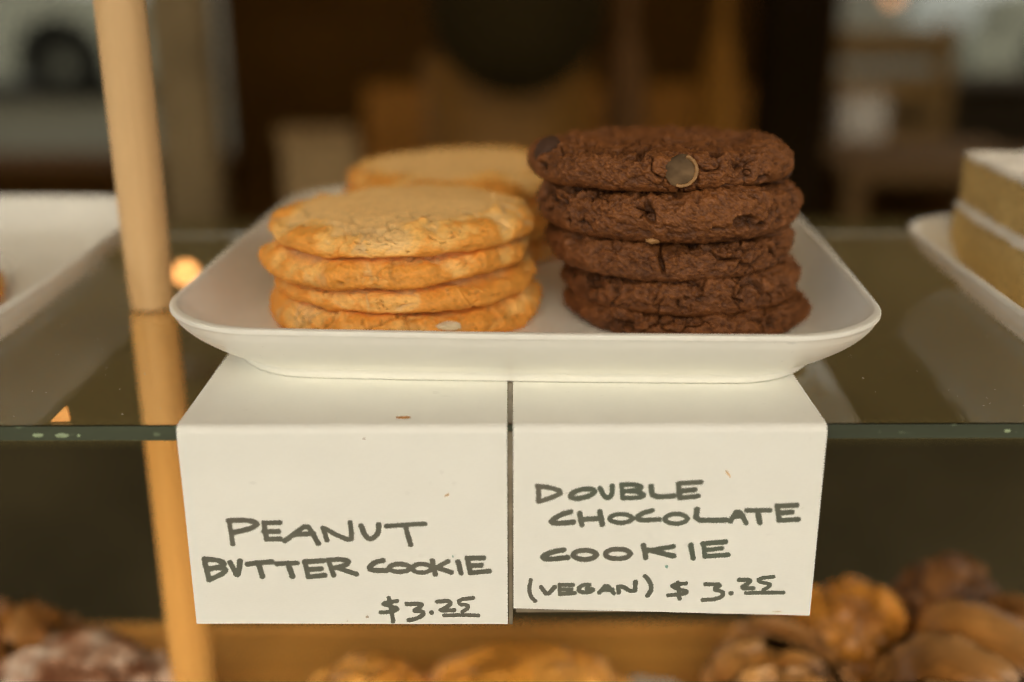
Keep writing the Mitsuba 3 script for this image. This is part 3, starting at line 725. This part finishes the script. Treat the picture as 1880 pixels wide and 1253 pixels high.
# ------------------------------------------------------------------ cake bars on the right plate
def cake_bar(label, x, y, z, rz, w, d, h, seed):
    k = thing('cake_bar', label, 'cake', 'yellow cake bars on the right plate')
    def slab(z0, z1, grow, res, amp, sd, r):
        m = bbox(-(w + grow) / 2, (w + grow) / 2, -(d + grow) / 2, (d + grow) / 2, z0, z1, r)
        while m.edges_unique_length.max() > res:
            m = m.subdivide()
        _, _, nn = meshkit.arrays(m, True)
        m.vertices += nn * ((meshkit.fbm(m.vertices * 70 + sd, 3, sd) - 0.5) * amp)[:, None]
        return m
    put('sponge', moved(slab(0, h, 0, 0.006, 0.005, seed, 0.003), (x, y, z), rz), 'sponge', k, smooth=60)
    put('icing_sugar', moved(slab(h - 0.0015, h + 0.0034, 0.0012, 0.005, 0.0070, seed + 4, 0.0022), (x, y, z), rz), 'icing_sugar', k, 'white dusting of icing sugar', smooth=60)


cake_bar('yellow cake bar dusted with icing sugar, the lower of two on the right plate', 0.287, 0.150, 0.0065, -0.06, 0.105, 0.130, 0.029, 61)
cake_bar('yellow cake bar dusted with icing sugar, stacked on top of the other', 0.2875, 0.152, 0.0368, -0.04, 0.101, 0.126, 0.026, 66)

k, v, f = cookie('brown_cookie', 'brown cookie lying on the left plate, mostly cut off by the picture edge', None, 'peanut', -0.292, 0.125, 0.0080, 0.05, 0.012, 71, nphi=240, n_top=30, n_edge=24)

# orange wedge made up for a small orange spot at the shelf edge
k = thing('orange_wedge', 'tiny bright orange triangular wedge standing at the front edge of the shelf', 'chip')
tri_m = trimesh.creation.extrude_polygon(Polygon([(-0.0038, 0), (0.0032, 0), (0.0034, 0.001), (0.0027, 0.0052), (0.0020, 0.0056)]), 0.0016, engine='earcut')
fill(k, moved(tri_m, (-0.1665, 0.0046, 0.0002), rx=PI / 2 - 0.1), 'orange_wedge')

# ------------------------------------------------------------------ lower case: wooden tray and pastries
tr = thing('wooden_tray', 'brown wooden tray under the glass shelf carrying the pastries', 'tray')
put('board', bbox(-0.60, 0.60, -0.05, 0.252, -0.268, -0.252, 0.003), 'tray_wood', tr)
put('rim', bbox(-0.60, 0.60, 0.2535, 0.264, -0.268, -0.2515, 0.003), 'tray_wood', tr)
TRAY = -0.252


def paint(m, cols, freq, seed, gamma=1.0):
    n = np.clip((meshkit.fbm(m.vertices * freq + seed * 2.7, 4, seed) - 0.28) / 0.44, 0, 1) ** gamma
    c = np.array(cols, float)
    t = n * (len(c) - 1)
    i = np.minimum(t.astype(int), len(c) - 2)
    w = (t - i)[:, None]
    return c[i] * (1 - w) + c[i + 1] * w


def creased(m, seed):
    """Flaky folds: creases pressed into the crust, coloured darker inside."""
    v = m.vertices.copy()
    wv = np.stack([meshkit.fbm(v * 45 + 13 * s, 3, seed + s) - 0.5 for s in range(3)], 1)
    f1, f2, cid = worley(v * [1.0, 0.7, 1.0] + wv * 0.03, 0.023, seed + 2)
    c = (1 - sstep(0.02, 0.22, f2 - f1)) * sstep(0.40, 0.55, meshkit.fbm(v * 24 + seed, 2, seed + 7))
    _, _, nn = meshkit.arrays(m, True)
    lift = np.random.default_rng(seed).random(cid.max() + 1)[cid] - 0.5
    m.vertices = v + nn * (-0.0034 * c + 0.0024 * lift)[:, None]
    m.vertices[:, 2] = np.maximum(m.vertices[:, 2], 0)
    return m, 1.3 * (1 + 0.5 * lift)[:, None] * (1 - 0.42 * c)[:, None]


def croissant(L, r, bendk, segs, seed):
    n, sides = 150, 48
    t = np.linspace(-1, 1, n)
    a = np.arange(sides) * 2 * PI / sides
    body = r * (1 - 0.80 * np.abs(t) ** 2.2)
    tw = t + 0.10 * (meshkit.fbm(np.stack([t * 3.1 + seed, 0 * t, 0 * t], 1), 2, seed) - 0.5)
    saw = (tw * segs * 0.5 + 40 + 0.0) % 1.0
    step = np.where(t < 0, saw, 1 - saw)
    rad = body * (1 + 0.30 * (step - 0.5))
    ang = t * bendk
    R0 = L / 2 / bendk
    cx, cy = R0 * np.sin(ang), R0 * (np.cos(ang) - 1)
    nx, ny = np.sin(ang), np.cos(ang)
    v = np.stack([cx[:, None] + rad[:, None] * np.cos(a) * nx[:, None], cy[:, None] + rad[:, None] * np.cos(a) * ny[:, None], 0.86 * r * 0.82 + rad[:, None] * np.sin(a) * 0.86], -1).reshape(-1, 3)
    v[:, 2] = np.maximum(v[:, 2], 0)
    f = tri(grid_faces(n, sides))
    m = trimesh.Trimesh(v, f, process=False)
    if m.volume < 0:
        m.invert()
    _, _, nn = meshkit.arrays(m, True)
    m.vertices += nn * ((meshkit.fbm(m.vertices * 70, 3, seed) - 0.5) * 0.003)[:, None]
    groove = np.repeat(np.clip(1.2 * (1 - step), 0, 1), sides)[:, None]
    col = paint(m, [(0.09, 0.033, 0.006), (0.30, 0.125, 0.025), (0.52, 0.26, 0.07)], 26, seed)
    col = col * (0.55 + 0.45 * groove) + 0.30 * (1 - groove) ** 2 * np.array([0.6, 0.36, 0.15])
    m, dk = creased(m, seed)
    return m, np.clip(col * dk, 0, 1)


def bun(r, h, seed, cols, freq=30, rough=0.2, squash=(1, 1)):
    m = trimesh.creation.icosphere(5, 1.0)
    v = m.vertices
    n = meshkit.fbm(v * 1.6 + seed, 3, seed) - 0.5
    v *= (1 + rough * 2 * n)[:, None]
    v[:, 0] *= r * squash[0]
    v[:, 1] *= r * squash[1]
    v[:, 2] = np.where(v[:, 2] > -0.35, v[:, 2], -0.35 + (v[:, 2] + 0.35) * 0.12)
    v[:, 2] = (v[:, 2] - v[:, 2].min()) * h / 1.42
    m.vertices = v
    m.vertices += (np.stack([meshkit.fbm(v * 120 + 9 * s, 3, seed + s) for s in range(3)], 1) - 0.5) * 0.0035
    m.vertices[:, 2] = np.maximum(m.vertices[:, 2], 0)
    m, dk = creased(m, seed)
    return m, np.clip(paint(m, cols, freq, seed) * dk, 0, 1)


GOLD = [(0.20, 0.075, 0.010), (0.55, 0.235, 0.035), (0.72, 0.36, 0.085)]
BROWN = [(0.06, 0.025, 0.008), (0.15, 0.065, 0.02), (0.24, 0.11, 0.035)]
SUGAR = [(0.12, 0.045, 0.02), (0.20, 0.09, 0.045), (0.34, 0.22, 0.15), (0.60, 0.52, 0.44)]
BG = 'pastries on the wooden tray'


def pastry(name, label, made, x, y, rz=0.0, mat='vertex_glazed', z=TRAY):
    m, col = made
    k = thing(name, label, 'pastry', BG)
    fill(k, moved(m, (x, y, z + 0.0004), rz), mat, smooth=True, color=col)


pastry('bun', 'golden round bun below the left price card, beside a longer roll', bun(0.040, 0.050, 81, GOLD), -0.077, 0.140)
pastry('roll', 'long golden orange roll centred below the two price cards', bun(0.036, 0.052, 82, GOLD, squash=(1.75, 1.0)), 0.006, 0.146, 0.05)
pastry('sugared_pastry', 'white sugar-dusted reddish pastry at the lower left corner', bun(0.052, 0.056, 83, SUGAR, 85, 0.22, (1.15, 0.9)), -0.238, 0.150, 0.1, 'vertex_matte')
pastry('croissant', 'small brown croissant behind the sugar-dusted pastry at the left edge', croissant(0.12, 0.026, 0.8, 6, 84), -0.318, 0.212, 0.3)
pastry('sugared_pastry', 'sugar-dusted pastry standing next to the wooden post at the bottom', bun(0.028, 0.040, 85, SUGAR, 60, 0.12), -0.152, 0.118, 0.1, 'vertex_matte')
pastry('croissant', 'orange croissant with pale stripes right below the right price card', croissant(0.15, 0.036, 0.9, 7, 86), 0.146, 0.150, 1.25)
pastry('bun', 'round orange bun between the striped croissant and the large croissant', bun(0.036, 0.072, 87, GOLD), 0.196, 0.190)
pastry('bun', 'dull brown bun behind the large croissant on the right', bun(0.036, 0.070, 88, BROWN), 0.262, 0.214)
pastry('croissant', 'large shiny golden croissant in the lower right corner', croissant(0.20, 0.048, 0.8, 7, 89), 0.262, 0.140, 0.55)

k = thing('paper_doily', 'white paper edge lying on the tray right of the long roll', 'paper')
a = np.linspace(0, 2 * PI, 40, endpoint=False)
dm = trimesh.creation.extrude_polygon(Polygon(np.stack([0.036 * np.cos(a) * (1 + 0.04 * np.cos(12 * a)), 0.024 * np.sin(a) * (1 + 0.04 * np.cos(12 * a))], 1)), 0.0006, engine='earcut')
fill(k, moved(dm, (0.075, 0.165, TRAY + 0.006), rx=0.12), 'white_paint')

# ------------------------------------------------------------------ shop behind the shelf
bc = thing('back_counter', 'long dark counter behind and below the glass shelf', 'counter')
put('counter_top', bbox(-1.3, 1.3, 0.692, 1.66, -0.308, -0.30, 0.003), 'counter_dark', bc)
put('counter_front', bbox(-1.28, 1.28, 0.70, 0.73, -0.95, -0.3085, 0.004), 'counter_paint', bc)

scene['bulb_glow'] = {'type': 'principled', 'base_color': rgb((0.8, 0.6, 0.3)), 'roughness': 0.4}


def globe_lamp(label, x, y, z, r, foot, power):
    k = thing('globe_lamp', label, 'lamp')
    g = trimesh.creation.icosphere(3, r)
    scene[numbered(f'{k}__globe')] = {**mikit.ply(moved(g, (x, y, z)), 'bulb_glow', smooth=True), 'emitter': {'type': 'area', 'radiance': rgb(power)}}
    if foot < z:
        st = lathe([(0.0, foot), (0.035, foot), (0.036, foot + 0.004), (0.010, foot + 0.010), (0.005, foot + 0.02), (0.005, z - r - 0.004), (0.009, z - r - 0.003), (0.009, z - r + 0.003), (0, z - r + 0.003)], 28)
        put('stem', moved(st, (x, y, 0)), 'brass', k, smooth=40)
    else:
        put('socket', moved(lathe([(0, z + r - 0.003), (0.012, z + r - 0.003), (0.012, z + r + 0.03), (0.004, z + r + 0.04), (0, z + r + 0.04)], 20), (x, y, 0)), 'black_enamel', k, smooth=40)
        put('cord', moved(bbox(-0.003, 0.003, -0.003, 0.003, z + r + 0.04, foot, 0.001), (x, y, 0)), 'black_enamel', k)
    return k


globe_lamp('small glowing round lamp bulb seen beside the left corner of the middle plate', -0.370, 0.85, -0.178, 0.008, -0.2996, (1.7, 0.68, 0.19))
globe_lamp('hanging bulb with a dull orange glow at the top right', 0.775, 2.0, 0.092, 0.016, 1.548, (0.16, 0.075, 0.035))

pl = thing('dark_round_shape', 'large black round hanging shape blurred at the top middle, behind the cookies', 'lamp')  # hanging globe and cord made up for an unidentified dark round form
prof = [(0.0, -0.118)] + [(0.118 * math.cos(a), 0.118 * math.sin(a)) for a in np.linspace(-PI / 2 + 0.05, PI / 2 - 0.1, 40)] + [(0.0, 0.118)]
put('globe', moved(lathe(prof, 64), (0.008, 1.2, 0.104)), 'black_enamel', pl, smooth=True)
put('cord', bbox(0.004, 0.012, 1.196, 1.204, 0.2222, 1.549, 0.001), 'black_enamel', pl)

jr = thing('brown_jar', 'wide brown jar standing behind the cookies under the black round shape', 'jar')
jp = [(0, -0.30), (0.150, -0.30), (0.160, -0.29), (0.158, -0.25), (0.142, -0.19), (0.130, -0.12), (0.128, -0.03), (0.134, 0.02), (0.128, 0.022), (0.122, -0.02), (0.12, -0.10), (0, -0.12)]
put('body', moved(lathe([(r, z) for r, z in jp], 64), (-0.008, 1.42, 0.0006)), 'jar_brown', jr, smooth=40)

k = thing('cardboard_box', 'blurred tan cardboard box left of the peanut butter cookies in the background', 'box')
put('carton', moved(bbox(-0.062, 0.062, -0.05, 0.05, 0, 0.185, 0.004), (-0.318, 1.50, -0.2994), 0.15), 'tan_card', k)
put('flap', moved(bbox(-0.062, 0.062, -0.001, 0.04, 0, 0.002, 0.0005), (-0.318, 1.45, -0.113), 0.15, rx=0.4), 'tan_card', k)

k = thing('tan_post', 'blurred pale tan upright post between the street view and the dark wall', 'post')
put('shaft', bbox(-0.66, -0.555, 1.72, 1.80, -0.95, 1.549, 0.01), 'post_tan', k)
put('base', bbox(-0.67, -0.545, 1.71, 1.81, -0.949, -0.80, 0.01), 'post_tan', k)
k = thing('dark_column', 'nearly black upright column in the background right of the chocolate cookies', 'column')
put('shaft', bbox(0.455, 0.585, 1.70, 1.80, -0.95, 1.549, 0.01), 'dark_paint', k)
put('base', bbox(0.44, 0.60, 1.69, 1.81, -0.949, -0.80, 0.01), 'dark_paint', k)


def bottle(label, x, y, r, h, mat):
    k = thing('bottle', label, 'bottle')
    p = [(0, 0), (r, 0.0), (r * 1.02, 0.01), (r, h * 0.55), (r * 0.85, h * 0.66), (r * 0.36, h * 0.78), (r * 0.32, h * 0.95), (r * 0.40, h * 0.955), (r * 0.40, h), (0, h)]
    fill(k, moved(lathe(p, 32), (x, y, -0.2996)), mat, smooth=30)


plain('amber', (0.20, 0.085, 0.012), 0.8, 0.1, 0.2, 10)
plain('umber', (0.12, 0.058, 0.02), 0.8, 0.1, 0.2, 10)
bottle('blurred amber bottle at the top right of centre, beside the dark column', 0.345, 1.52, 0.034, 0.46, 'amber')
bottle('blurred dull brown bottle right of the black round shape', 0.195, 1.56, 0.036, 0.45, 'umber')

# cafe table and chair by the right opening
tb = thing('cafe_table', 'brown wooden table blurred in the background above the right plate', 'table')
put('table_top', bbox(0.62, 1.02, 1.70, 2.06, -0.235, -0.205, 0.006), 'table_wood', tb)
for x in (0.65, 0.99):
    for y in (1.73, 2.03):
        put('leg', bbox(x - 0.02, x + 0.02, y - 0.02, y + 0.02, -0.95, -0.237, 0.004), 'table_wood', tb)
ct = thing('wooden_chair', 'wooden chair blurred behind the brown table at the right', 'chair')
cx, cy = 1.05, 2.66
put('seat', bbox(cx - 0.2, cx + 0.2, cy - 0.2, cy + 0.2, -0.52, -0.49, 0.008), 'chair_wood', ct)
for x in (-0.16, 0.16):
    put('leg', bbox(cx + x - 0.022, cx + x + 0.022, cy + 0.15, cy + 0.19, -0.944, 0.0, 0.004), 'chair_wood', ct)
    put('leg', bbox(cx + x - 0.022, cx + x + 0.022, cy - 0.19, cy - 0.15, -0.944, -0.521, 0.004), 'chair_wood', ct)
for z0, z1 in ((-0.10, -0.02), (-0.23, -0.14), (-0.36, -0.28)):
    put('slat', bbox(cx - 0.138, cx + 0.138, cy + 0.155, cy + 0.18, z0, z1, 0.006), 'chair_wood', ct)


pb = thing('added_dark_box', 'dark box added to darken the street view behind the chair at the right', 'dark_box')  # added to darken the street seen behind the chair
for z0, z1 in ((-0.944, -0.72), (-0.717, -0.48), (-0.477, -0.25)):
    put('board', bbox(0.95, 2.60, 3.40, 3.45, z0, z1, 0.008), 'added_dark_brown', pb)
put('rim', bbox(0.93, 2.62, 3.38, 3.75, -0.248, -0.215, 0.008), 'added_dark_brown', pb)

k = thing('white_carton', 'small pale carton on the sill, blurred at the right', 'carton')
put('carton', moved(bbox(-0.055, 0.055, -0.04, 0.04, 0, 0.14, 0.004), (0.795, 2.23, -0.2696), 0.2), 'white_paint', k)
put('lid', moved(bbox(-0.056, 0.056, -0.041, 0.041, 0.1405, 0.15, 0.003), (0.795, 2.23, -0.2696), 0.2), 'tan_card', k)


# ------------------------------------------------------------------ cars built beyond in place of street reflections
def car(label, x, y, flip=1):
    k = thing('reflected_car', label, 'car', 'grey cars built in place of street reflections')
    L, W, Hc = 4.3, 1.7, 1.42
    side = [(-2.1, 0.24), (-2.15, 0.55), (-2.05, 0.80), (-1.2, 0.92), (-0.55, 1.38), (0.75, 1.42), (1.55, 1.0), (2.08, 0.92), (2.15, 0.55), (2.1, 0.24)]
    body = manifold3d.Manifold.extrude(manifold3d.CrossSection([np.array(Polygon(side).buffer(0.05).exterior.coords)[:-1][::-1]]), W)
    body = trimesh.Trimesh(*[np.array(z) for z in (body.to_mesh().vert_properties[:, :3], body.to_mesh().tri_verts)])
    if body.volume < 0:
        body.invert()
    b = manifold3d.Manifold(manifold3d.Mesh(body.vertices.astype(np.float32), body.faces.astype(np.uint32)))
    for wx in (-1.35, 1.35):
        b = b - manifold3d.Manifold.cylinder(W + 1, 0.39, 0.39, 40).translate([wx, 0.31, -0.5])
    g = b.to_mesh()
    place = lambda m: moved(trimesh.Trimesh(m.vertices * [flip, 1, 1], m.faces[:, ::-1] if flip < 0 else m.faces, process=False), (x, y + W, -0.9445), rx=PI / 2)
    put('body', place(trimesh.Trimesh(g.vert_properties[:, :3], g.tri_verts, process=False)), 'car_paint', k, smooth=30)
    for wx in (-1.35, 1.35):
        for wz in (0.14, W - 0.14):
            ty = moved(lathe([(0.102, -0.1), (0.30, -0.1), (0.315, -0.07), (0.315, 0.07), (0.30, 0.1), (0.102, 0.1), (0.102, -0.1)], 40), (wx, 0.316, wz))
            rm = moved(lathe([(0, -0.08), (0.10, -0.08), (0.10, 0.08), (0.05, 0.05), (0, 0.05)], 30), (wx, 0.316, wz))
            w = put('wheel', place(ty), 'tyre_rubber', k, smooth=40)
            scene[f'{w}__rim'] = mikit.ply(place(rm), 'rim_alloy', smooth=40)
    for wx in (-1.35, 1.35):
        put('wheel_arch', place(moved(lathe([(0, -0.6), (0.385, -0.6), (0.385, 0.6), (0, 0.6)], 40), (wx, 0.31, W / 2))), 'tyre_rubber', k, smooth=30)
    for q in ([(-1.0, 0.95), (-0.5, 1.32), (0.1, 1.34), (0.1, 0.95)], [(0.18, 0.95), (0.18, 1.34), (0.72, 1.35), (1.35, 1.0), (1.3, 0.95)]):
        wd = trimesh.creation.extrude_polygon(Polygon(q), 0.02, engine='earcut')
        put('window', place(moved(wd, (0, 0, W + 0.001))), 'car_glass', k)
        put('window', place(moved(wd, (0, 0, -0.021))), 'car_glass', k)
    put('headlight', place(moved(bbox(-0.10, 0.10, -0.06, 0.06, 0, 0.02, 0.01), (-2.0, 0.66, W + 0.001))), 'rim_alloy', k)


car('grey car built in place of a street reflection at the upper left, its dark front wheel showing', -5.10, 9.2, -1)
car('grey car built in place of a street reflection at the upper right corner', 6.0, 9.2, 1)
